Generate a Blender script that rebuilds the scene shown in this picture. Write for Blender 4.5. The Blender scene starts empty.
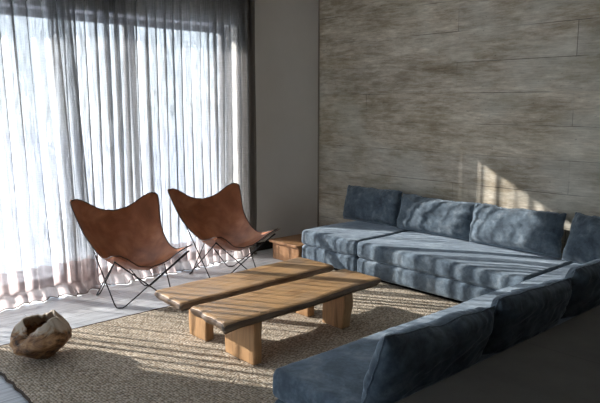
import bpy, bmesh, math, random
from mathutils import Vector, Matrix, noise
C = bpy.context.scene.collection
R = math.radians
scene = bpy.context.scene

# ------------------------------------------------------------------ camera
cam_d = bpy.data.cameras.new('camera')
cam = bpy.data.objects.new('camera', cam_d); C.objects.link(cam)
cam.location = (0, 0, 1.6)
cam.rotation_euler = (R(90 - 8.64), 0, R(48))
cam_d.sensor_width = 36; cam_d.lens = 641.6 / 600 * 36
cam_d.clip_start = 0.05
scene.camera = cam
# ------------------------------------------------------------------ light
w = bpy.data.worlds.new('World'); scene.world = w; w.use_nodes = True
nt = w.node_tree; nt.nodes.clear()
wo = nt.nodes.new('ShaderNodeOutputWorld'); bg = nt.nodes.new('ShaderNodeBackground')
tc = nt.nodes.new('ShaderNodeTexCoord'); sx = nt.nodes.new('ShaderNodeSeparateXYZ')
rp = nt.nodes.new('ShaderNodeValToRGB')
rp.color_ramp.elements[0].position = 0.0; rp.color_ramp.elements[0].color = (0.84, 0.94, 1.0, 1)
rp.color_ramp.elements[1].position = 0.6; rp.color_ramp.elements[1].color = (0.42, 0.62, 0.95, 1)
nt.links.new(tc.outputs['Generated'], sx.inputs[0]); nt.links.new(sx.outputs['Z'], rp.inputs[0])
nt.links.new(rp.outputs[0], bg.inputs[0]); nt.links.new(bg.outputs[0], wo.inputs[0])
bg.inputs[1].default_value = 1.15
sun_d = bpy.data.lights.new('sun', 'SUN'); sun = bpy.data.objects.new('sun', sun_d); C.objects.link(sun)
sun_d.energy = 10.5; sun_d.angle = R(0.6); sun_d.color = (1.0, 0.97, 0.93)
sun.rotation_euler = Vector((1, 0.59, -0.52)).to_track_quat('-Z', 'Y').to_euler()
sun.location = (-12, -4, 6)
vs = scene.view_settings
vs.view_transform = 'Standard'; vs.look = 'None'; vs.gamma = 1.0; vs.use_curve_mapping = False
vs.exposure = 1.72

# ------------------------------------------------------------------ helpers
def tag(o, label=None, cat=None, group=None, kind=None):
    if label: o['label'] = label
    if cat: o['category'] = cat
    if group: o['group'] = group
    if kind: o['kind'] = kind
    return o
def empty(name, loc):
    o = bpy.data.objects.new(name, None); C.objects.link(o); o.location = loc
    o.empty_display_size = 0.1
    return o
def mesh_obj(name, verts, faces, mat, parent=None, smooth=True, merge=0.0):
    me = bpy.data.meshes.new(name)
    me.from_pydata([tuple(v) for v in verts], [], faces); me.validate(); me.update()
    if merge or True:
        bm = bmesh.new(); bm.from_mesh(me)
        if merge: bmesh.ops.remove_doubles(bm, verts=bm.verts, dist=merge)
        bmesh.ops.recalc_face_normals(bm, faces=bm.faces)
        bm.to_mesh(me); bm.free()
    if smooth:
        me.polygons.foreach_set('use_smooth', [True] * len(me.polygons))
    me.materials.append(mat)
    o = bpy.data.objects.new(name, me); C.objects.link(o)
    if parent: o.parent = parent
    return o
def open_mesh(name, verts, faces, mat, parent=None):
    me = bpy.data.meshes.new(name)
    me.from_pydata([tuple(v) for v in verts], [], faces); me.update()
    me.polygons.foreach_set('use_smooth', [True] * len(me.polygons))
    me.materials.append(mat)
    o = bpy.data.objects.new(name, me); C.objects.link(o)
    if parent: o.parent = parent
    return o
def box_geo(x0, x1, y0, y1, z0, z1):
    v = [(x, y, z) for x in (x0, x1) for y in (y0, y1) for z in (z0, z1)]
    f = [(0, 1, 3, 2), (4, 6, 7, 5), (0, 4, 5, 1), (2, 3, 7, 6), (0, 2, 6, 4), (1, 5, 7, 3)]
    return v, f
def boxes(name, lst, mat, parent=None, bevel=0.0):
    V, F = [], []
    for b in lst:
        v, f = box_geo(*b); n = len(V); V += v; F += [tuple(i + n for i in q) for q in f]
    o = mesh_obj(name, V, F, mat, parent, smooth=False)
    if bevel:
        m = o.modifiers.new('bevel', 'BEVEL'); m.width = bevel; m.segments = 3
    return o
def rounded(name, size, r, res, mat, parent=None, disp=None, loc=(0, 0, 0)):
    """box with rounded edges, centre at loc; disp(p, n) -> moved point"""
    hx, hy, hz = size[0] / 2, size[1] / 2, size[2] / 2
    V, F = [], []
    def ticks(h):
        n = max(2, int(2 * (h - r) / res))
        inner = [-(h - r) + 2 * (h - r) * i / n for i in range(n + 1)]
        k = 4
        out = [-h + r * (1 - math.cos(math.pi / 2 * i / k)) * 0 + r * i / k for i in range(k)]
        return out + inner + [-t for t in reversed(out)]
    T = (ticks(hx), ticks(hy), ticks(hz)); H = (hx, hy, hz)
    for ax in range(3):
        a, b = (ax + 1) % 3, (ax + 2) % 3
        for s in (-1, 1):
            base = len(V)
            for ta in T[a]:
                for tb in T[b]:
                    p = [0, 0, 0]; p[ax] = s * H[ax]; p[a] = ta; p[b] = tb
                    q = [max(-(H[i] - r), min(H[i] - r, p[i])) for i in range(3)]
                    d = Vector([p[i] - q[i] for i in range(3)])
                    d = d.normalized() if d.length > 1e-9 else Vector((0, 0, 1))
                    pt = Vector(q) + d * r
                    if disp: pt = disp(pt, d)
                    V.append(pt + Vector(loc))
            na, nb = len(T[a]), len(T[b])
            for i in range(na - 1):
                for j in range(nb - 1):
                    F.append((base + i * nb + j, base + (i + 1) * nb + j, base + (i + 1) * nb + j + 1, base + i * nb + j + 1))
    return mesh_obj(name, V, F, mat, parent, True, merge=1e-5)
def tube_geo(path, r, seg=8, closed=False):
    V, F = [], []
    n = len(path); path = [Vector(p) for p in path]
    up = Vector((0.13, 0.27, 0.95)).normalized()
    for i, p in enumerate(path):
        a = path[(i - 1) % n] if (closed or i > 0) else p
        b = path[(i + 1) % n] if (closed or i < n - 1) else p
        t = (b - a).normalized()
        u = t.cross(up)
        if u.length < 1e-3: u = t.cross(Vector((1, 0, 0)))
        u.normalize(); v = t.cross(u).normalized()
        rr = r(i) if callable(r) else r
        for k in range(seg):
            an = 2 * math.pi * k / seg
            V.append(p + u * math.cos(an) * rr + v * math.sin(an) * rr)
    m = n if closed else n - 1
    for i in range(m):
        for k in range(seg):
            F.append((i * seg + k, i * seg + (k + 1) % seg, ((i + 1) % n) * seg + (k + 1) % seg, ((i + 1) % n) * seg + k))
    if not closed:
        F.append(tuple(range(seg))); F.append(tuple((n - 1) * seg + k for k in range(seg)))
    return V, F
def tube(name, path, r, mat, parent=None, seg=8, closed=False):
    V, F = tube_geo(path, r, seg, closed)
    return mesh_obj(name, V, F, mat, parent, True)
def nz(x, y=0.0, z=0.0): return noise.noise(Vector((x, y, z)))
def copy_tree(o, parent=None):
    c = o.copy(); C.objects.link(c); c.parent = parent
    for ch in list(o.children): copy_tree(ch, c)
    return c
def sstep(a, b, x):
    t = max(0, min(1, (x - a) / (b - a))); return t * t * (3 - 2 * t)

# ------------------------------------------------------------------ materials
class NB:
    def __init__(s, name):
        s.m = bpy.data.materials.new(name); s.m.use_nodes = True; s.t = s.m.node_tree
        s.t.nodes.clear(); s.out = s.t.nodes.new('ShaderNodeOutputMaterial')
    def n(s, typ, **kw):
        o = s.t.nodes.new('ShaderNode' + typ)
        for k, v in kw.items():
            if k in o.inputs: o.inputs[k].default_value = v
            else: setattr(o, k, v)
        return o
    def l(s, a, b): s.t.links.new(a, b)
    def coords(s, scale=(1, 1, 1), rot=(0, 0, 0), kind='Object', loc=(0, 0, 0)):
        if kind == 'World': src = s.n('NewGeometry').outputs['Position']
        else: src = s.n('TexCoord').outputs[kind]
        mp = s.n('Mapping'); mp.inputs['Scale'].default_value = scale; mp.inputs['Rotation'].default_value = rot
        mp.inputs['Location'].default_value = loc
        s.l(src, mp.inputs[0]); return mp.outputs[0]
    def noise(s, co, scale=5, detail=4, rough=0.6, dist=0.0):
        o = s.n('TexNoise'); o.inputs['Scale'].default_value = scale; o.inputs['Detail'].default_value = detail
        o.inputs['Roughness'].default_value = rough; o.inputs['Distortion'].default_value = dist
        s.l(co, o.inputs['Vector']); return o.outputs['Fac']
    def ramp(s, fac, stops):
        r = s.n('ValToRGB'); e = r.color_ramp.elements
        while len(e) < len(stops): e.new(0.5)
        for i, (p, c) in enumerate(stops):
            e[i].position = p; e[i].color = (c[0], c[1], c[2], 1) if not isinstance(c, (int, float)) else (c, c, c, 1)
        s.l(fac, r.inputs[0]); return r.outputs[0]
    def mix(s, fac, a, b, mode='MIX'):
        o = s.n('Mix'); o.data_type = 'RGBA'; o.blend_type = mode
        if isinstance(fac, (int, float)): o.inputs[0].default_value = fac
        else: s.l(fac, o.inputs[0])
        for v, i in ((a, 6), (b, 7)):
            if isinstance(v, tuple): o.inputs[i].default_value = (*v, 1)
            else: s.l(v, o.inputs[i])
        return o.outputs[2]
    def math(s, op, a, b=0.0):
        o = s.n('Math'); o.operation = op
        for v, i in ((a, 0), (b, 1)):
            if isinstance(v, (int, float)): o.inputs[i].default_value = v
            else: s.l(v, o.inputs[i])
        return o.outputs[0]
    def bsdf(s, col, rough=0.7, spec=0.3, bump=None, bstr=0.3, bdist=0.01, sheen=0.0, metal=0.0, sheencol=None):
        b = s.n('BsdfPrincipled')
        if isinstance(col, tuple): b.inputs['Base Color'].default_value = (*col, 1)
        else: s.l(col, b.inputs['Base Color'])
        if isinstance(rough, (int, float)): b.inputs['Roughness'].default_value = rough
        else: s.l(rough, b.inputs['Roughness'])
        b.inputs['Specular IOR Level'].default_value = spec
        b.inputs['Metallic'].default_value = metal
        b.inputs['Sheen Weight'].default_value = sheen
        b.inputs['Sheen Roughness'].default_value = 0.35
        if sheencol: b.inputs['Sheen Tint'].default_value = (*sheencol, 1)
        if bump is not None:
            u = s.n('Bump'); u.inputs['Strength'].default_value = bstr; u.inputs['Distance'].default_value = bdist
            s.l(bump, u.inputs['Height']); s.l(u.outputs[0], b.inputs['Normal'])
        s.l(b.outputs[0], s.out.inputs[0]); return s.m

def m_plain(name, col, rough=0.6, spec=0.3, metal=0.0):
    return NB(name).bsdf(col, rough, spec, metal=metal)
def m_plaster():
    b = NB('plaster'); co = b.coords(kind='World'); f = b.noise(co, 2.5, 6, .6)
    c = b.ramp(f, [(.3, (.76, .73, .68)), (.7, (.81, .78, .73))])
    return b.bsdf(c, .9, .15, b.noise(co, 60, 3), .1, .002)
def m_boards():
    """weathered board-marked slabs, world X along the wall"""
    b = NB('board_marked_concrete')
    co = b.coords(kind='World')
    sep = b.n('SeparateXYZ'); b.l(co, sep.inputs[0]); cm = b.n('CombineXYZ')
    b.l(sep.outputs['X'], cm.inputs['X']); b.l(sep.outputs['Z'], cm.inputs['Y'])
    mp = b.n('Mapping'); b.l(cm.outputs[0], mp.inputs[0])
    mp.inputs['Location'].default_value = (0.17, 0.0, 0)
    br = b.n('TexBrick'); b.l(mp.outputs[0], br.inputs['Vector'])
    br.inputs['Scale'].default_value = 1; br.inputs['Brick Width'].default_value = 2.27
    br.inputs['Row Height'].default_value = 0.2835; br.inputs['Mortar Size'].default_value = 0.0035
    br.inputs['Mortar Smooth'].default_value = 0.3
    br.inputs['Color1'].default_value = (0, 0, 0, 1); br.inputs['Color2'].default_value = (1, 1, 1, 1)
    br.inputs['Mortar'].default_value = (.5, .5, .5, 1); br.offset = 0.5
    s1 = b.noise(b.coords((.9, 1, 4), kind='World'), 1.5, 10, .74, .35)
    s2 = b.noise(b.coords((1.5, 1, 9), kind='World', loc=(3, 1, 5)), 3.0, 10, .78, .15)
    s3 = b.noise(b.coords((.8, 1, 1.4), kind='World', loc=(9, 2, 1)), 1.3, 5, .6)
    c1 = b.ramp(s1, [(.36, (.20, .16, .115)), (.5, (.38, .335, .275)), (.63, (.60, .57, .51))])
    c2 = b.ramp(s2, [(.36, (.18, .145, .105)), (.5, (.42, .38, .32)), (.64, (.66, .65, .61))])
    c = b.mix(.5, c1, c2)
    grey = b.ramp(s3, [(.49, 0.0), (.62, 0.5)])
    c = b.mix(grey, c, (.50, .51, .48))
    tint = b.mix(br.outputs['Color'], (1.16, 1.13, 1.06), (1.34, 1.29, 1.18))
    c = b.mix(1.0, c, tint, 'MULTIPLY')
    # small cracks and pits
    pit = b.noise(b.coords((1, 1, 2.6), kind='World', loc=(4, 4, 4)), 26, 3, .6)
    c = b.mix(b.ramp(pit, [(.66, 0.0), (.74, .6)]), c, (.09, .08, .065))
    streak = b.noise(b.coords((3, 1, 70), kind='World', loc=(1, 5, 2)), 2.0, 6, .7)
    c = b.mix(1.0, c, b.ramp(streak, [(.36, .86), (.5, 1.0), (.66, 1.10)]), 'MULTIPLY')
    blot = b.noise(b.coords((.8, 1, 1.6), kind='World', loc=(7, 3, 3)), 2.4, 8, .7)
    c = b.mix(1.0, c, b.ramp(blot, [(.36, (.78, .745, .68)), (.5, (1, 1, 1)), (.64, (1.15, 1.15, 1.17))]), 'MULTIPLY')
    brk = b.noise(b.coords((1, 1, 1), kind='World'), 2.2, 3, .5)
    jf = b.math('MULTIPLY', br.outputs['Fac'], b.ramp(brk, [(.44, .0), (.60, .75)]))
    c = b.mix(jf, c, (.07, .06, .05))
    h = b.math('SUBTRACT', b.math('ADD', s2, b.math('MULTIPLY', s1, .6)), br.outputs['Fac'])
    return b.bsdf(c, .72, .35, h, .35, .006)
def m_floor():
    b = NB('pale_floorboards')
    co = b.coords(kind='World', rot=(0, 0, R(90)))
    br = b.n('TexBrick'); b.l(co, br.inputs['Vector'])
    br.inputs['Scale'].default_value = 1; br.inputs['Brick Width'].default_value = 1.6
    br.inputs['Row Height'].default_value = 0.16; br.inputs['Mortar Size'].default_value = 0.002
    br.inputs['Color1'].default_value = (0.46, .48, .50, 1); br.inputs['Color2'].default_value = (.58, .59, .60, 1)
    br.inputs['Mortar'].default_value = (.16, .16, .16, 1)
    g = b.noise(b.coords((14, 1, 1), kind='World'), 4, 6, .65, .4)
    c = b.mix(1.0, br.outputs['Color'], b.ramp(g, [(.38, (.78, .78, .78)), (.62, (1.18, 1.18, 1.18))]), 'MULTIPLY')
    return b.bsdf(c, .38, .55, b.math('SUBTRACT', g, br.outputs['Fac']), .15, .003)
def m_rug():
    b = NB('jute_weave')
    # chunky knots in rows along world Y
    wv = b.coords((1, 1, 1), kind='World')
    n = b.noise(wv, 25, 2, .5)
    v = b.n('TexVoronoi'); v.inputs['Scale'].default_value = 1.0; v.inputs['Randomness'].default_value = .45
    mp = b.coords((88, 58, 1), kind='World'); b.l(mp, v.inputs['Vector'])
    d = v.outputs['Distance']
    cell = b.n('SeparateColor'); b.l(v.outputs['Color'], cell.inputs[0])
    base = b.ramp(cell.outputs[0], [(0, (.47, .375, .27)), (.5, (.68, .575, .44)), (1, (.84, .745, .61))])
    big = b.noise(wv, 1.8, 4, .6)
    base = b.mix(1.0, base, b.ramp(big, [(.3, .85), (.7, 1.12)]), 'MULTIPLY')
    c = b.mix(b.ramp(d, [(.40, 0.0), (.68, .8)]), base, (.11, .082, .058))
    h = b.math('SUBTRACT', 1.0, d)
    return b.bsdf(c, .95, .1, h, .9, .012)
def m_wood(name, dark, mid, light, scale=(1, 1, 1), axis='Y', rough=.45, grey=0.0, spec=.4):
    b = NB(name)
    sc = {'Y': (9, .8, 9), 'X': (.8, 9, 9), 'Z': (9, 9, .8)}[axis]
    n1 = b.noise(b.coords(sc), 1.6, 7, .62, 1.4)
    sc2 = {'Y': (60, 2.2, 60), 'X': (2.2, 60, 60), 'Z': (60, 60, 2.2)}[axis]
    n2 = b.noise(b.coords(sc2), 2.0, 4, .6)
    c = b.ramp(n1, [(.25, dark), (.47, mid), (.62, mid), (.78, light)])
    c = b.mix(1.0, c, b.ramp(n2, [(.3, .78), (.7, 1.16)]), 'MULTIPLY')
    if grey:
        n3 = b.noise(b.coords((1.5, 1.5, 1.5)), 2.0, 3, .6)
        c = b.mix(b.ramp(n3, [(.48, 0.0), (.7, grey)]), c, (.30, .27, .24))
    return b.bsdf(c, rough, spec, b.math('ADD', n1, n2), .25, .003)
def m_velvet(name, k=1.0):
    b = NB(name); co = b.coords()
    n1 = b.noise(co, 7.0, 6, .68, .5); n2 = b.noise(co, 26, 4, .7)
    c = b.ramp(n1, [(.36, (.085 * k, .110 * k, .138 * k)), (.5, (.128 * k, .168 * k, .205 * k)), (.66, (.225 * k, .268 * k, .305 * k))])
    c = b.mix(1.0, c, b.ramp(n2, [(.3, .72), (.7, 1.28)]), 'MULTIPLY')
    return b.bsdf(c, .85, .15, b.noise(co, 60, 3), .2, .003, sheen=.75, sheencol=(.75, .87, 1.0))
def m_leather():
    b = NB('saddle_leather'); co = b.coords()
    n1 = b.noise(co, 4.0, 5, .6, .5)
    c = b.ramp(n1, [(.28, (.19, .058, .019)), (.5, (.37, .120, .046)), (.70, (.54, .215, .095))])
    g = b.n('TexVoronoi'); g.inputs['Scale'].default_value = 260; b.l(co, g.inputs['Vector'])
    rr = b.ramp(b.noise(co, 7, 4), [(.3, .32), (.7, .52)])
    return b.bsdf(c, rr, .5, g.outputs['Distance'], .12, .001)
def m_sheer(name, col, tcol, lo, hi):
    """open-weave linen: yarn scatters, gaps let light through"""
    b = NB(name)
    th = b.noise(b.coords((1, 60, 1.2)), 4.0, 5, .7)
    th2 = b.noise(b.coords((1, 8, 30)), 5.0, 3, .6)
    f = b.math('ADD', b.math('MULTIPLY', th, .75), b.math('MULTIPLY', th2, .25))
    op = b.ramp(f, [(.36, lo), (.62, hi)])
    tr = b.n('BsdfTransparent'); df = b.n('BsdfDiffuse'); tl = b.n('BsdfTranslucent')
    df.inputs['Color'].default_value = (*col, 1); tl.inputs['Color'].default_value = (*tcol, 1)
    m1 = b.n('MixShader'); m1.inputs[0].default_value = .7; b.l(df.outputs[0], m1.inputs[1]); b.l(tl.outputs[0], m1.inputs[2])
    m2 = b.n('MixShader'); b.l(op, m2.inputs[0]); b.l(tr.outputs[0], m2.inputs[1]); b.l(m1.outputs[0], m2.inputs[2])
    b.l(m2.outputs[0], b.out.inputs[0]); return b.m
def m_glass():
    b = NB('window_glass'); tr = b.n('BsdfTransparent'); gl = b.n('BsdfGlossy')
    gl.inputs['Roughness'].default_value = .02
    fr = b.n('Fresnel'); fr.inputs[0].default_value = 1.45
    m = b.n('MixShader'); b.l(fr.outputs[0], m.inputs[0]); b.l(tr.outputs[0], m.inputs[1]); b.l(gl.outputs[0], m.inputs[2])
    b.l(m.outputs[0], b.out.inputs[0]); return b.m
def m_root():
    b = NB('weathered_root'); co = b.coords()
    n1 = b.noise(b.coords((1, 1, 2.5)), 7, 6, .65, 1.2); n2 = b.noise(co, 3.2, 3, .5, .5)
    c = b.ramp(n1, [(.36, (.045, .022, .011)), (.48, (.22, .105, .043)), (.62, (.50, .28, .13))])
    n3 = b.noise(b.coords((1, 1, 1), loc=(2, 2, 2)), 5.0, 3, .6)
    c = b.mix(b.ramp(n3, [(.54, 0.0), (.64, .8)]), c, (.46, .21, .075))
    sp = b.n('SeparateXYZ'); b.l(co, sp.inputs[0])
    n2 = b.noise(co, 9, 5, .65, .8)
    hz = b.math('ADD', b.math('MULTIPLY', sp.outputs['Z'], 3.6), b.math('MULTIPLY', n2, 1.1))
    c = b.mix(b.ramp(b.math('SUBTRACT', hz, .6), [(.54, 0.0), (.68, .85)]), c, (.60, .50, .38))
    return b.bsdf(c, .55, .35, n1, .6, .01)
def m_ledge():
    b = NB('dark_stone_tiles'); co = b.coords(kind='World')
    br = b.n('TexBrick'); b.l(co, br.inputs['Vector']); br.offset = 0
    br.inputs['Scale'].default_value = 1; br.inputs['Brick Width'].default_value = .9
    br.inputs['Row Height'].default_value = 0.9; br.inputs['Mortar Size'].default_value = 0.002
    br.inputs['Color1'].default_value = (.085, .082, .074, 1); br.inputs['Color2'].default_value = (.095, .092, .083, 1)
    br.inputs['Mortar'].default_value = (.045, .045, .042, 1)
    n = b.noise(co, 3, 6, .65)
    c = b.mix(1.0, br.outputs['Color'], b.ramp(n, [(.3, .8), (.7, 1.2)]), 'MULTIPLY')
    return b.bsdf(c, .6, .3, n, .1, .003)

PLASTER = m_plaster(); BOARDS = m_boards(); FLOOR = m_floor(); RUG = m_rug()
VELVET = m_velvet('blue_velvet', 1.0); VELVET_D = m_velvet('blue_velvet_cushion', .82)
LEATHER = m_leather(); STEEL = m_plain('black_steel', (.012, .012, .013), .4, .5, .6)
PIPING = m_plain('dark_leather_edge', (.035, .014, .009), .5, .4)
TEAK = m_wood('slab_teak', (.20, .10, .044), (.46, .275, .13), (.66, .45, .245), axis='Y', rough=.38, grey=.35)
LEGWOOD = m_wood('leg_teak', (.26, .135, .06), (.50, .29, .14), (.66, .43, .23), axis='Z', rough=.5)
BOXWOOD = m_wood('box_wood', (.17, .075, .03), (.33, .17, .075), (.44, .25, .12), axis='X', rough=.5)
BARK = m_wood('bark_edge', (.025, .014, .009), (.06, .034, .019), (.12, .07, .04), axis='Y', rough=.7)
SHEER = m_sheer('sheer_linen', (.35, .325, .30), (.30, .32, .345), .55, .97)
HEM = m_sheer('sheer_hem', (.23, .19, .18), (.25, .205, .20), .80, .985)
DRAPE = m_sheer('dark_linen', (.34, .31, .28), (.26, .245, .23), .90, .985)
EDGEWOOD = m_wood('live_edge_wood', (.09, .055, .035), (.17, .11, .07), (.27, .20, .145), axis='Y', rough=.5, grey=.5)
GLASS = m_glass(); ROOT = m_root(); LEDGE = m_ledge()
FRAME = m_plain('dark_window_frame', (.10, .10, .105), .5, .4)
DARK = m_plain('dark_baseboard', (.02, .019, .018), .6, .3)
PLINTH = m_plain('black_plinth', (.008, .008, .009), .8, .1)
PATIO = m_plain('pale_patio', (.47, .48, .50), .9, .1)
REVEAL = m_plain('pale_reveal', (.62, .66, .78), .8, .2)
CEIL = m_plain('ceiling_paint', (.80, .78, .75), .9, .1)
ROOMWALL = m_plain('room_paint', (.13, .125, .12), .9, .1)

# ------------------------------------------------------------------ setting
XW, YW, ZC = -5.45, 5.20, 2.95      # window wall, slab-clad wall, ceiling
XR, YB = 3.2, -3.2
WY0, WY1, WH, WT = 0.30, 4.05, 2.40, 0.35
def struct(name, lst, mat, **k):
    return tag(boxes(name, lst, mat, **k), kind='structure')
struct('floor', [(XW - WT, XR, YB, YW, -.1, 0)], FLOOR)
struct('ceiling', [(XW - WT, XR, YB, YW, ZC, ZC + .15)], CEIL)
struct('wall_back', [(XW - WT, XR, YW, YW + .2, -.1, ZC + .15)], BOARDS)
struct('wall_left', [(XW - WT, XW, WY1, YW, 0, ZC), (XW - WT, XW, YB, WY0, 0, ZC), (XW - WT, XW, WY0, WY1, WH, ZC)], PLASTER)
struct('wall_right', [(XR, XR + .2, YB, YW + .2, -.1, ZC + .15)], ROOMWALL)
# wall behind the viewer, with a wide opening added for fill daylight
struct('wall_front', [(XW - WT, -5.2, YB - .2, YB, -.1, ZC + .15), (-1.5, XR + .2, YB - .2, YB, -.1, ZC + .15),
                      (-5.2, -1.5, YB - .2, YB, -.1, 1.0), (-5.2, -1.5, YB - .2, YB, 2.8, ZC + .15)], ROOMWALL)
struct('baseboard_left', [(XW, XW + .015, WY1, YW - .001, 0.001, .09)], DARK)
struct('trim_1', [(XW - WT + .002, XW - .002, WY0, WY1, WH - .012, WH - .0005)], REVEAL)       # pale lining under the window head
struct('trim_2', [(XW - .004, XW + .012, YW - .014, YW - .001, .09, ZC - .001)], m_plain('corner_bead', (.30, .26, .21), .6))
wf = struct('window_1', [(XW - .27, XW - .21, WY0, WY1, WH - .07, WH - .014),
                        (XW - .27, XW - .21, WY0, WY1, 0.0, .05),
                        (XW - .27, XW - .21, WY0, WY0 + .06, .05, WH - .07),
                        (XW - .27, XW - .21, WY1 - .06, WY1, .05, WH - .07),
                        (XW - .27, XW - .21, 2.90, 3.0, .05, WH - .07),
                        (XW - .27, XW - .21, 1.58, 1.66, .05, WH - .07)], FRAME)
for a, b_ in ((WY0 + .06, 1.58), (1.66, 2.90), (3.0, WY1 - .06)):
    boxes('glass_pane', [(XW - .243, XW - .237, a, b_, .05, WH - .07)], GLASS, wf)
struct('ground', [(-40, 40, -30, 40, -.2, -.101)], PATIO)
# raised dark stone level behind the long sofa run
struct('platform', [(-1.44, XR - .001, YB + .001, YW - .001, 0.0, .50)], LEDGE, bevel=.006)

# ------------------------------------------------------------------ rug
def rug():
    x0, x1, y0, y1 = -4.35, -2.05, 1.10, 4.35
    V, F = [], []; nx, ny = 150, 200
    for i in range(nx + 1):
        for j in range(ny + 1):
            u, v = i / nx, j / ny
            e = min(u, 1 - u) * (x1 - x0); g = min(v, 1 - v) * (y1 - y0)
            x = x0 + u * (x1 - x0) + .012 * nz(v * 30, 1) * (1 if u < .5 else -1) * (1 - sstep(0, .2, e))
            y = y0 + v * (y1 - y0) + .012 * nz(u * 30, 7)
            z = .0165 * sstep(0, .02, min(e, g)) + .0015 * nz(x * 9, y * 9)
            V.append((x, y, max(.001, z)))
    for i in range(nx):
        for j in range(ny):
            a = i * (ny + 1) + j; F.append((a, a + ny + 1, a + ny + 2, a + 1))
    o = open_mesh('rug', V, F, RUG)
    tag(o, 'large beige chunky woven jute rug on the pale floorboards', 'rug')
    loop = [(x0 + .006, y0 + t * (y1 - y0) / 60 , .010) for t in range(61)]
    bind = tube('edge_binding', [(x0 + .004 + .012 * nz(t / 60 * 30, 1), y0 + t * (y1 - y0) / 60, .009) for t in range(61)], .008, BARK, o, 6)
    bind['label'] = 'dark brown edge binding'
    tube('edge_binding', [(x0 + t * (x1 - x0) / 60, y0 + .004 + .012 * nz(t / 60 * 30, 7), .009) for t in range(61)], .008, BARK, o, 6)['label'] = 'dark brown edge binding'
    return o
rug()

# ------------------------------------------------------------------ sofas
def mattress_disp(sz, seed, lump=.006):
    hx, hy, hz = sz[0] / 2, sz[1] / 2, sz[2] / 2
    def f(p, d):
        q = p.copy()
        if d.z > .3:
            q.z += lump * (nz(p.x * 3 + seed, p.y * 3) * 1.3 + .4 * nz(p.x * 11, p.y * 11, seed))
            q.z += .006 * (1 - (p.x / hx) ** 4) * (1 - (p.y / hy) ** 4)
            edge = min(hx - abs(p.x), hy - abs(p.y))
            k = 1 - sstep(.0, .10, edge)
            q.z += .004 * k * nz(p.x * 26 + seed, p.y * 26)
        else:
            s = .5 * (nz(p.x * 5 + seed, p.y * 5, p.z * 8))
            q += d * (.004 * s + .004 * (1 - (p.z / hz) ** 2))
            q += d * .003 * nz(p.x * 30, p.y * 30, p.z * 12 + seed)
        return q
    return f
def sofa(x0, x1, y0, y1, label, seed, res=.022):
    root = empty('sofa_module', ((x0 + x1) / 2, (y0 + y1) / 2, 0))
    tag(root, label, 'sofa', 'modules of the corner sofa')
    dx, dy = x1 - x0, y1 - y0
    boxes('plinth', [(-dx / 2 + .09, dx / 2 - .09, -dy / 2 + .09, dy / 2 - .02, .0175, .062)], PLINTH, root)
    s1 = (dx - .012, dy - .012, .155)
    rounded('base_mattress', s1, .028, res, VELVET, root, mattress_disp(s1, seed), (0, 0, .062 + .0775 - .004))
    s2 = (dx - .004, dy - .004, .148)
    rounded('seat_mattress', s2, .034, res, VELVET, root, mattress_disp(s2, seed + 3, .005), (0, 0, .216 + .074))
    return root
sofa(-4.66, -3.915, 4.20, 5.17, 'short blue velvet sofa module at the left end beside the wooden side box', 1.3)
sofa(-3.905, -2.245, 4.20, 5.17, 'wide blue velvet sofa module in the middle against the slab wall', 5.1)
sofa(-2.235, -1.46, 1.82, 5.17, 'long blue velvet sofa module running towards the viewer along the dark stone platform', 9.7, .026)

def cushion(w, h, t, seed, mat, nu=72, nv=40, slump=.0, tilt=0.0):
    """upholstered back cushion in local x (width), z (height), y (thickness, front = -y); base at z = 0"""
    V, F = [], []
    def prof(a, p, q): return max(0.0, 1 - abs(a) ** p) ** q
    def pt(u, v, s):
        bow = 1 - .035 * (1 - abs(v) ** 2)
        x = w / 2 * u * (1 - .02 * (1 - v * v)) + .012 * nz(v * 3, seed)
        z = h / 2 * (1 + v * (1 - .035 * (1 - u ** 2) * (1 if v > 0 else .2)))
        if v > 0: z += v * (tilt * u + .018 * nz(u * 2.3, seed, 4) - slump * (1 - u * u) + .007 * nz(u * 13, seed, 9))
        th = t / 2 * prof(u, 5, .5) * prof(v, 4.2, .5) * (1.0 - .10 * v)
        wr = 0
        edge = max(0, 1 - (1 - v) / .55)
        wr += .030 * edge * (abs(nz(u * 15 + .9 * nz(v * 2, seed), v * 1.3, seed)) - .25)
        wr += .014 * nz(u * 2.6, v * 2.2, seed + 2)
        wr += .008 * nz(u * 7 + v * 3, v * 5, seed + 5)
        cor = sstep(.6, 1, abs(u)) * sstep(.4, 1, abs(v))
        wr += .012 * cor * nz((u + v) * 14, (u - v) * 4, seed)
        m = sstep(0, .25, 1 - max(abs(u), abs(v)))
        y = s * (th + wr * (.25 + .75 * m) * (1 if th > .004 else 0))
        return Vector((x, y, z))
    def warp(a): return math.copysign(1 - (1 - abs(a)) ** 1.35, a)
    for s in (-1, 1):
        base = len(V)
        for i in range(nu + 1):
            for j in range(nv + 1):
                V.append(pt(warp(-1 + 2 * i / nu), warp(-1 + 2 * j / nv), s))
        for i in range(nu):
            for j in range(nv):
                a = base + i * (nv + 1) + j
                q = (a, a + nv + 1, a + nv + 2, a + 1)
                F.append(q if s < 0 else tuple(reversed(q)))
    rim = []
    for i in range(nu): rim.append(pt(warp(-1 + 2 * i / nu), -1, 1))
    for j in range(nv): rim.append(pt(1, warp(-1 + 2 * j / nv), 1))
    for i in range(nu): rim.append(pt(warp(1 - 2 * i / nu), 1, 1))
    for j in range(nv): rim.append(pt(-1, warp(1 - 2 * j / nv), 1))
    return V, F, rim
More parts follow.
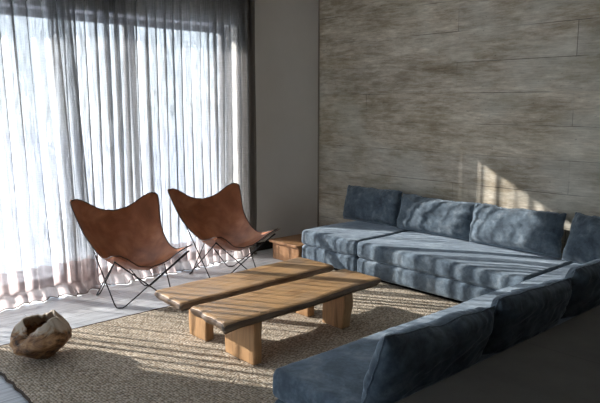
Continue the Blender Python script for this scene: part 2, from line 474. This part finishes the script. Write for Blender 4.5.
def place_cushion(label, w, h, t, seed, loc, rz, lean, group, roll=0, slump=0.0, mat=None, tilt=0.0):
    V, F, rim = cushion(w, h, t, seed, VELVET_D, slump=slump, tilt=tilt)
    o = mesh_obj('back_cushion', V, F, mat or VELVET_D, None, True, merge=1e-4)
    o.location = loc
    o.rotation_euler = (Matrix.Rotation(rz, 3, 'Z') @ Matrix.Rotation(lean, 3, 'X') @ Matrix.Rotation(roll, 3, 'Y')).to_euler()
    tube('piping', [(p.x, 0, p.z) for p in rim], .0045, mat or VELVET_D, o, 6, closed=True)
    tag(o, label, 'cushion', group)
    return o
G1 = 'back cushions along the slab wall'; G2 = 'back cushions along the stone platform'
zc = .379
place_cushion('darkest blue velvet back cushion at the far left end of the sofa', .74, .36, .19, 2.2, (-4.42, 4.95, zc), 0, R(-13), G1, R(-1))
place_cushion('blue velvet back cushion, second from the left against the slab wall', .85, .345, .20, 7.4, (-3.60, 4.94, zc), R(2), R(-14), G1)
place_cushion('blue velvet back cushion below the sunlit patch of the slab wall', .86, .35, .20, 12.1, (-2.77, 4.92, zc), R(-2), R(-13), G1, R(-.5))
place_cushion('blue velvet back cushion standing in the corner of the sofa', .62, .37, .20, 17.6, (-1.95, 4.76, zc + .012), R(-6), R(-17), G1, R(2))
place_cushion('dark blue velvet back cushion nearest the viewer, at the open end of the long sofa', .82, .315, .17, 21.3, (-1.665, 2.25, zc), R(-90), R(-19), G2, slump=.012, tilt=.028)
place_cushion('dark blue velvet back cushion, second from the viewer on the long sofa', .77, .305, .16, 28.9, (-1.655, 3.05, zc), R(-90), R(-19), G2, tilt=.024)
place_cushion('dark blue velvet back cushion, third from the viewer on the long sofa', .79, .315, .16, 33.3, (-1.65, 3.85, zc), R(-90), R(-18), G2, tilt=.015)

# ------------------------------------------------------------------ side box
sb = empty('side_table', (-4.87, 4.66, 0))
tag(sb, 'low wooden box side table between the sofa end and the corner', 'table')
boxes('box_body', [(-.205, .20, -.475, .48, .001, .172)], BOXWOOD, sb, .004)
boxes('tabletop', [(-.235, .205, -.50, .49, .173, .20)], BOXWOOD, sb, .004)

# ------------------------------------------------------------------ slab tables
def slab_table(pts, legs, label, seed):
    """pts: near-left, near-right, far-right, far-left corners of the top (world x, y)"""
    cx = sum(p[0] for p in pts) / 4; cy = sum(p[1] for p in pts) / 4
    root = empty('coffee_table', (cx, cy, 0)); tag(root, label, 'table', 'live-edge slab coffee tables')
    P = [Vector((p[0] - cx, p[1] - cy, 0)) for p in pts]
    def bil(u, v): return (P[0] * (1 - u) + P[1] * u) * (1 - v) + (P[3] * (1 - u) + P[2] * u) * v
    zt, th = .37, .062
    nu, nv, nk = 22, 110, 5
    ring = []
    V, F = [], []
    def pos(u, v, layer):   # layer 0 top .. 1 bottom
        p = bil(u, v)
        e = .020 * nz(v * 3.2, seed) + .009 * nz(v * 11, seed + 3)
        e2 = .020 * nz(v * 3.0, seed + 8) + .009 * nz(v * 12, seed + 13)
        p.x += (-e) * max(0, 1 - u * 2.5) + e2 * max(0, (u - .6) * 2.5)
        q = .018 * nz(u * 4, seed + 20) + .008 * nz(u * 12, seed)
        p.y += q * (1 if v < .5 else -1) * abs(2 * v - 1) ** 6
        ed = 1 - max(abs(2 * u - 1), 0) ** 10
        ins = .030 * layer + .010 * nz(v * 9, layer * 2, seed)
        dx = (2 * u - 1); dy = (2 * v - 1)
        if abs(dx) > .9: p.x -= math.copysign(ins * layer, dx) * (abs(dx) - .9) / .1
        if abs(dy) > .98: p.y -= math.copysign(.02 * layer, dy)
        rnd = .010 * (max(0, abs(dx) - .86) / .14) ** 2 + .010 * (max(0, abs(dy) - .975) / .025) ** 2
        z = zt - rnd * (1 - layer) - th * layer + .002 * nz(u * 5, v * 9, seed) * (1 - layer)
        if layer > 0: z += .008 * nz(u * 3, v * 7, seed + 31)
        return Vector((p.x, p.y, z))
    def wr(a, k=1.5):
        b = 2 * a - 1; return .5 + .5 * math.copysign(1 - (1 - abs(b)) ** k, b)
    us = [wr(i / nu) for i in range(nu + 1)]; vsn = [wr(j / nv) for j in range(nv + 1)]
    for layer in (0, 1):
        for u in us:
            for v in vsn: V.append(pos(u, v, layer))
    N = (nu + 1) * (nv + 1)
    idx = lambda i, j, l: l * N + i * (nv + 1) + j
    for l in (0, 1):
        for i in range(nu):
            for j in range(nv):
                F.append((idx(i, j, l), idx(i + 1, j, l), idx(i + 1, j + 1, l), idx(i, j + 1, l)))
    top = mesh_obj('tabletop', V, F, TEAK, root)
    # the darker live edge band between the two faces
    path = [(i, 0) for i in range(nu)] + [(nu, j) for j in range(nv)] + [(i, nv) for i in range(nu, 0, -1)] + [(0, j) for j in range(nv, 0, -1)]
    V2, F2 = [], []; n = len(path); K = 6
    cen = Vector((0, 0, 0))
    for (i, j) in path:
        a = V[idx(i, j, 0)]; b = V[idx(i, j, 1)]
        out = Vector((a.x, a.y, 0)); 
        o = Vector((math.copysign(1, us[i] - .5) if i in (0, nu) else 0, math.copysign(1, vsn[j] - .5) if j in (0, nv) else 0, 0))
        if o.length: o.normalize()
        for k in range(K + 1):
            t = k / K
            p = a.lerp(b, t) + o * (.012 * math.sin(math.pi * t) + .006 * math.sin(math.pi * t) * nz(a.x * 14, a.y * 14, t * 3 + seed))
            V2.append(p)
    for a in range(n):
        for k in range(K):
            F2.append((a * (K + 1) + k, ((a + 1) % n) * (K + 1) + k, ((a + 1) % n) * (K + 1) + k + 1, a * (K + 1) + k + 1))
    mesh_obj('live_edge', V2, F2, EDGEWOOD, root)['label'] = 'dark wavy live edge'
    for (x0, x1, y0, y1, tw) in legs:
        sz = (x1 - x0, y1 - y0, .308 - .0165)
        def dsp(p, d, x0=x0, y0=y0, tw=tw):
            q = p.copy(); t = (p.z / .15)
            q.x += math.copysign(1, p.x) * (.012 * nz(p.z * 7, x0 * 5, y0) - tw * max(0, -t) * .3 * (1 if p.x > 0 else 0))
            q += d * .004 * nz(p.x * 20, p.y * 20, p.z * 9)
            return q
        rounded('leg', sz, .010, .03, LEGWOOD, root, dsp, ((x0 + x1) / 2 - cx, (y0 + y1) / 2 - cy, .0165 + sz[2] / 2 + .001))
    return root
slab_table([(-3.745, 2.06), (-3.365, 2.03), (-3.42, 3.43), (-3.80, 3.42)], [(-3.70, -3.49, 2.29, 2.36, 0), (-3.64, -3.40, 3.14, 3.21, 0)],
           'wooden slab coffee table farther from the viewer, nearer the leather chairs', 3.1)
slab_table([(-3.295, 2.05), (-2.855, 2.01), (-2.93, 3.42), (-3.30, 3.42)], [(-3.26, -2.95, 2.28, 2.345, 0), (-3.25, -3.02, 3.14, 3.23, .10)],
           'wooden slab coffee table nearer the viewer with rounded grey-brown near end', 8.6)

# ------------------------------------------------------------------ butterfly chairs
SGN = 1
def lag(t, P):
    k = [0, 1 / 3, 2 / 3, 1]; r = Vector((0, 0, 0))
    for i in range(4):
        w_ = 1.0
        for j in range(4):
            if j != i: w_ *= (t - k[j]) / (k[i] - k[j])
        r += P[i] * w_
    return r
SL = [((-.335, .385, .835), (-.345, .280, .800), (-.360, .10, .705)),
      ((-.295, .385, .755), (-.305, .26, .69), (-.32, .10, .605)),
      ((-.140, .335, .53), (-.18, .23, .47), (-.20, .08, .41)),
      ((.12, .305, .405), (.06, .20, .33), (.03, .075, .285)),
      ((.36, .335, .455), (.31, .22, .385), (.27, .08, .305)),
      ((.465, .340, .500), (.43, .24, .45), (.375, .09, .350))]
def crs(t, P):
    n = len(P) - 1; x = max(0, min(n - 1e-6, t * n)); i = int(x); f = x - i
    p1, p2 = P[i], P[i + 1]; p0 = P[i - 1] if i > 0 else p1 * 2 - p2; p3 = P[i + 2] if i + 2 <= n else p2 * 2 - p1
    return .5 * (2 * p1 + (p2 - p0) * f + (2 * p0 - 5 * p1 + 4 * p2 - p3) * f * f + (3 * p1 - p0 - 3 * p2 + p3) * f ** 3)
def sling(u, v):
    rows = []
    for h in SL:
        L = [Vector((q[0], -q[1], q[2])) for q in h]; Q = [Vector(q) for q in reversed(h)]
        rows.append(crs(u, L + Q))
    return crs(v, rows)
def rsq(a, b, rho=.30):
    m = max(abs(a), abs(b))
    if m < 1e-9: return 0, 0
    qa, qb = a / m, b / m
    if abs(qa) > 1 - rho and abs(qb) > 1 - rho:
        ca, cb = math.copysign(1 - rho, qa), math.copysign(1 - rho, qb)
        d = Vector((qa - ca, qb - cb)); L = d.length
        d = d / L * rho if L > 1e-9 else d
        qa, qb = ca + d.x, cb + d.y
    return qa * m, qb * m
def sl_normal(u, v):
    e = .01
    n = (sling(u + e, v) - sling(u - e, v)).cross(sling(u, v + e) - sling(u, v - e))
    return n.normalized()
def sling_mesh(name, rng, off, th, mat, parent, n=40, rounding=True):
    V, F = [], []
    for s in (0, 1):
        for i in range(n + 1):
            for j in range(n + 1):
                a, b = -1 + 2 * i / n, -1 + 2 * j / n
                if rounding: a, b = rsq(a, b)
                if rng: 
                    a0, a1, b0, b1 = rng; a = a0 + (a1 - a0) * (a + 1) / 2; b = b0 + (b1 - b0) * (b + 1) / 2
                u, v = (a + 1) / 2, (b + 1) / 2
                p = sling(u, v); nn = sl_normal(u, v)
                p += nn * (.007 * nz(u * 5, v * 5, 3) + .004 * nz(u * 12, v * 9, 7) * 1)
                p.z -= .006 * math.exp(-((u - .5) / .02) ** 2)
                V.append(p + nn * (off + s * th) * SGN)
    N = (n + 1) ** 2
    for s in (0, 1):
        for i in range(n):
            for j in range(n):
                a = s * N + i * (n + 1) + j; q = (a, a + n + 1, a + n + 2, a + 1)
                F.append(q)
    per = [(i, 0) for i in range(n)] + [(n, j) for j in range(n)] + [(i, n) for i in range(n, 0, -1)] + [(0, j) for j in range(n, 0, -1)]
    for k in range(len(per)):
        a = per[k][0] * (n + 1) + per[k][1]; c = per[(k + 1) % len(per)]; b = c[0] * (n + 1) + c[1]
        F.append((a, b, b + N, a + N))
    rim = [V[i * (n + 1) + j] for (i, j) in per]
    return mesh_obj(name, V, F, mat, parent), rim
def butterfly(loc, rz):
    root = empty('butterfly_chair', loc); root.rotation_euler.z = rz
    s, rim = sling_mesh('leather_sling', None, 0, .0035, LEATHER, root, 48)
    tube('stitched_edge', [p for p in rim], .0042, PIPING, s, 6, closed=True)['label'] = 'dark stitched edge of the sling'
    seam = [sling(.5, v / 30) + sl_normal(.5, v / 30) * (.003 + .007 * nz(2.5, v / 30 * 5, 3) + .004 * nz(6, v / 30 * 9, 7)) - Vector((0, 0, .006)) for v in range(0, 31)]
    tube('centre_seam', seam, .002, PIPING, s, 5)
    # corner pockets behind the sling
    for (a0, a1) in ((-1, -.52), (.52, 1)):
        for (b0, b1) in ((-1, -.62), (.70, 1)):
            sling_mesh('corner_pocket', (a0 * .97, a1 * .97, b0 * .97, b1 * .97), .012, .003, LEATHER, s, 10)
    # four bent rods: rear corner - front foot - opposite front corner, and mirrored
    ear = lambda sy: Vector((-.384, sy * .328, .785)); tip = lambda sy: Vector((.405, sy * .312, .438))
    off = Vector((0, 0, 0))
    rr = .0052
    def bent(a, f1, f2, b):
        pts = [a]; 
        for t in (.5, .97): pts.append(a.lerp(f1, t))
        pts += [f1.lerp(f2, .12), f1.lerp(f2, .5), f1.lerp(f2, .88)]
        for t in (.03, .5): pts.append(f2.lerp(b, t))
        pts.append(b); return pts
    for sy in (-1, 1):
        f1 = Vector((.215, sy * .245, rr + .001)); f2 = Vector((.250, sy * .195, rr + .001))
        tube('frame_rod', bent(ear(sy) + Vector((-.012, 0, 0)), f1, f2, tip(-sy) + Vector((-.01, 0, -.012))), rr, STEEL, root)
        g1 = Vector((-.255, sy * .195, rr + .001)); g2 = Vector((-.215, sy * .245, rr + .001))
        tube('frame_rod', bent(ear(-sy) + Vector((-.018, sy * .02, -.01)), g1, g2, tip(sy) + Vector((.0, 0, -.014))), rr, STEEL, root)
    return root
c1 = butterfly((-4.80, 2.45, 0), R(-4.5))
tag(c1, 'brown leather butterfly chair on thin black rods, nearer the viewer', 'chair', 'leather butterfly chairs')
c2 = copy_tree(c1); c2.location = (-4.86, 3.405, 0); c2.rotation_euler.z = R(-4)
tag(c2, 'brown leather butterfly chair on thin black rods, nearer the corner and side table', 'chair', 'leather butterfly chairs')

# ------------------------------------------------------------------ curtains
def curtain(name, ya, yb, seed, spacing, label, mat, hem_mat, x0=-5.27, amp=.055, flare=.0, ztop=2.93, lean=0.0, group=None, hem_h=.27, pool=.10):
    """ya, yb: ends at the top; folds run down; lean moves the yb end at the floor"""
    L = yb - ya; n = max(1, L / spacing); ny = int(L * 230); nzr = 74
    rows = []
    zs = []
    for k in range(nzr + 1):
        t = k / nzr; zs.append(ztop * (1 - t) ** 1.15 if t < 1 else 0)
    def P(s, z):
        low = 1 - sstep(0, .55, z)
        y = ya + L * s + lean * s ** 2 * (1 - z / ztop)
        ph = 2 * math.pi * n * s + 1.9 * nz(s * n * .35, seed) + .5 * nz(s * n * .5, z * .7, seed + 4)
        a = (1 - .45 * (1 - sstep(0, .5, z))) * amp * (.65 + .8 * abs(nz(s * n * .45, seed + 9, z * .25)))
        f = math.sin(ph) + .35 * math.sin(2 * ph + 1.0 + 2 * nz(s * n * .3, seed + 2))
        x = x0 + a * f + .010 * nz(s * n * 2.2, z * 1.2, seed + 12)
        x += flare * low ** 1.2 * (1 - s) + .03 * low * nz(s * n * .3, seed + 6)
        y += .45 * a * math.cos(ph) + .015 * low * nz(s * n * .9, z * 4, seed)
        zz = z
        if z < .10:      # spread and crumple on the floor
            k = 1 - z / .10
            x += pool * k * (.8 + 1.3 * nz(s * n * .5, seed + 30)); y += .05 * k * nz(s * n * .8, seed + 40)
            zz = max(.004, z * .9 + .05 * k * (1 - k) * 2 * (1 + nz(s * n * .6, seed + 50)) + .034 * k * abs(nz(s * n * 1.5, k * 2, seed)))
        return Vector((x, y, zz))
    def build(nm, zz, m, parent):
        V, F = [], []
        for i in range(ny + 1):
            for z in zz: V.append(P(i / ny, z))
        h = len(zz)
        for i in range(ny):
            for k in range(h - 1): F.append((i * h + k, (i + 1) * h + k, (i + 1) * h + k + 1, i * h + k + 1))
        return open_mesh(nm, V, F, m, parent)
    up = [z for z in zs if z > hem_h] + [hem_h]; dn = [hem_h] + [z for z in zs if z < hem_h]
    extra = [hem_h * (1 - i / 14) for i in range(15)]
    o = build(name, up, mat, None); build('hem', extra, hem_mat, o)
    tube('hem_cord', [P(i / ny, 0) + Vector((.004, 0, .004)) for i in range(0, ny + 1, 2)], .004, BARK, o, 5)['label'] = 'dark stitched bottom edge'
    tag(o, label, 'curtain', group); return o
GC = 'sheer curtains over the window'
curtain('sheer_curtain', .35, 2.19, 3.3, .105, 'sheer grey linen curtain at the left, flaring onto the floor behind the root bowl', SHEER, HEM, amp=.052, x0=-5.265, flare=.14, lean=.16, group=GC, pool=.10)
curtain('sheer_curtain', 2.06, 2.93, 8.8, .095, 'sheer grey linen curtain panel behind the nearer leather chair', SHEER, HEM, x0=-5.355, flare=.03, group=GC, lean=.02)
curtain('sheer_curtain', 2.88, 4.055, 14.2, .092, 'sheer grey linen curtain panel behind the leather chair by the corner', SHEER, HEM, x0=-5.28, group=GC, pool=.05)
curtain('dark_drape', 4.0, 4.16, 21.0, .04, 'narrow dark gathered drape at the right edge of the window', DRAPE, DRAPE, x0=-5.345, amp=.052, hem_h=.12, pool=.02)
struct('trim_3', [(-5.36, -5.20, WY0 - .1, 4.25, ZC - .02, ZC - .0005)], FRAME)

# ------------------------------------------------------------------ root bowl
def bowl():
    V, F = [], []; na, nr = 120, 46
    a0 = R(0)
    def rim(th):    # rim height around the bowl
        d = math.degrees(th) % 360
        key = [(0, .235), (28, .255), (56, .235), (100, .272), (150, .232), (195, .235), (228, .235), (258, .19), (285, .150), (312, .185), (335, .215), (360, .235)]
        for (a, x), (b, y) in zip(key, key[1:]):
            if a <= d <= b: return x + (y - x) * sstep(a, b, d) + .008 * nz(math.cos(th) * 3, math.sin(th) * 3, 5)
    def rad(th, t): # outer radius by fraction of height
        b = .050 + .150 * math.sin(min(1, t * 1.35 + .02) * math.pi / 2) - .085 * max(0, t - .50) ** 1.5 * 3.0
        k = 1 + .10 * nz(math.cos(th) * 1.5, math.sin(th) * 1.5, t * 1.4 + 2) + .09 * nz(math.cos(th) * 3.5, math.sin(th) * 3.5, t * 3)
        k += .035 * math.sin(5 * th + 4 * t) * t
        k = 1 + (k - 1) * (.25 + .75 * t) + .14 * math.exp(-((math.degrees(th) % 360 - 228) / 20) ** 2) * sstep(.6, .95, t)
        return b * k
    prof = []
    for j in range(nr + 1):
        t = j / nr
        prof.append(t)
    rings = []
    rings.append(('o', 0, .25)); 
    for t in prof: rings.append(('o', t, 1))
    for k in (0.3, .7): rings.append(('r', 1, k))
    for t in reversed(prof): rings.append(('i', t, 1))
    rings.append(('i', 0, .2))
    for (kind, t, sc) in rings:
        for i in range(na):
            th = 2 * math.pi * i / na; H = rim(th); ro = rad(th, t)
            z = H * t; wall = .022 + .016 * nz(math.cos(th) * 3, math.sin(th) * 3, t * 2)
            r = ro * sc
            if kind == 'i': r = max(.012, (ro - wall * (1.2 - .3 * t))) * sc; z = max(.035, z)
            if kind == 'r':
                r = ro - wall * sc; z = H + .012 * math.sin(math.pi * sc)
            dd = .010 * nz(math.cos(th) * 6, math.sin(th) * 6, z * 22)
            r += dd * (1 if kind != 'i' else .4)
            V.append((r * math.cos(th) * 1.06, r * math.sin(th) * .96, z))
    for k in range(len(rings) - 1):
        for i in range(na):
            F.append((k * na + i, k * na + (i + 1) % na, (k + 1) * na + (i + 1) % na, (k + 1) * na + i))
    F.append(tuple(range(na))); F.append(tuple((len(rings) - 1) * na + i for i in range(na)))
    o = mesh_obj('root_bowl', V, F, ROOT)
    o.location = (-3.98, 1.385, .0175)
    tag(o, 'gnarled brown carved tree-root bowl on the corner of the rug', 'bowl')
    return o
bowl()
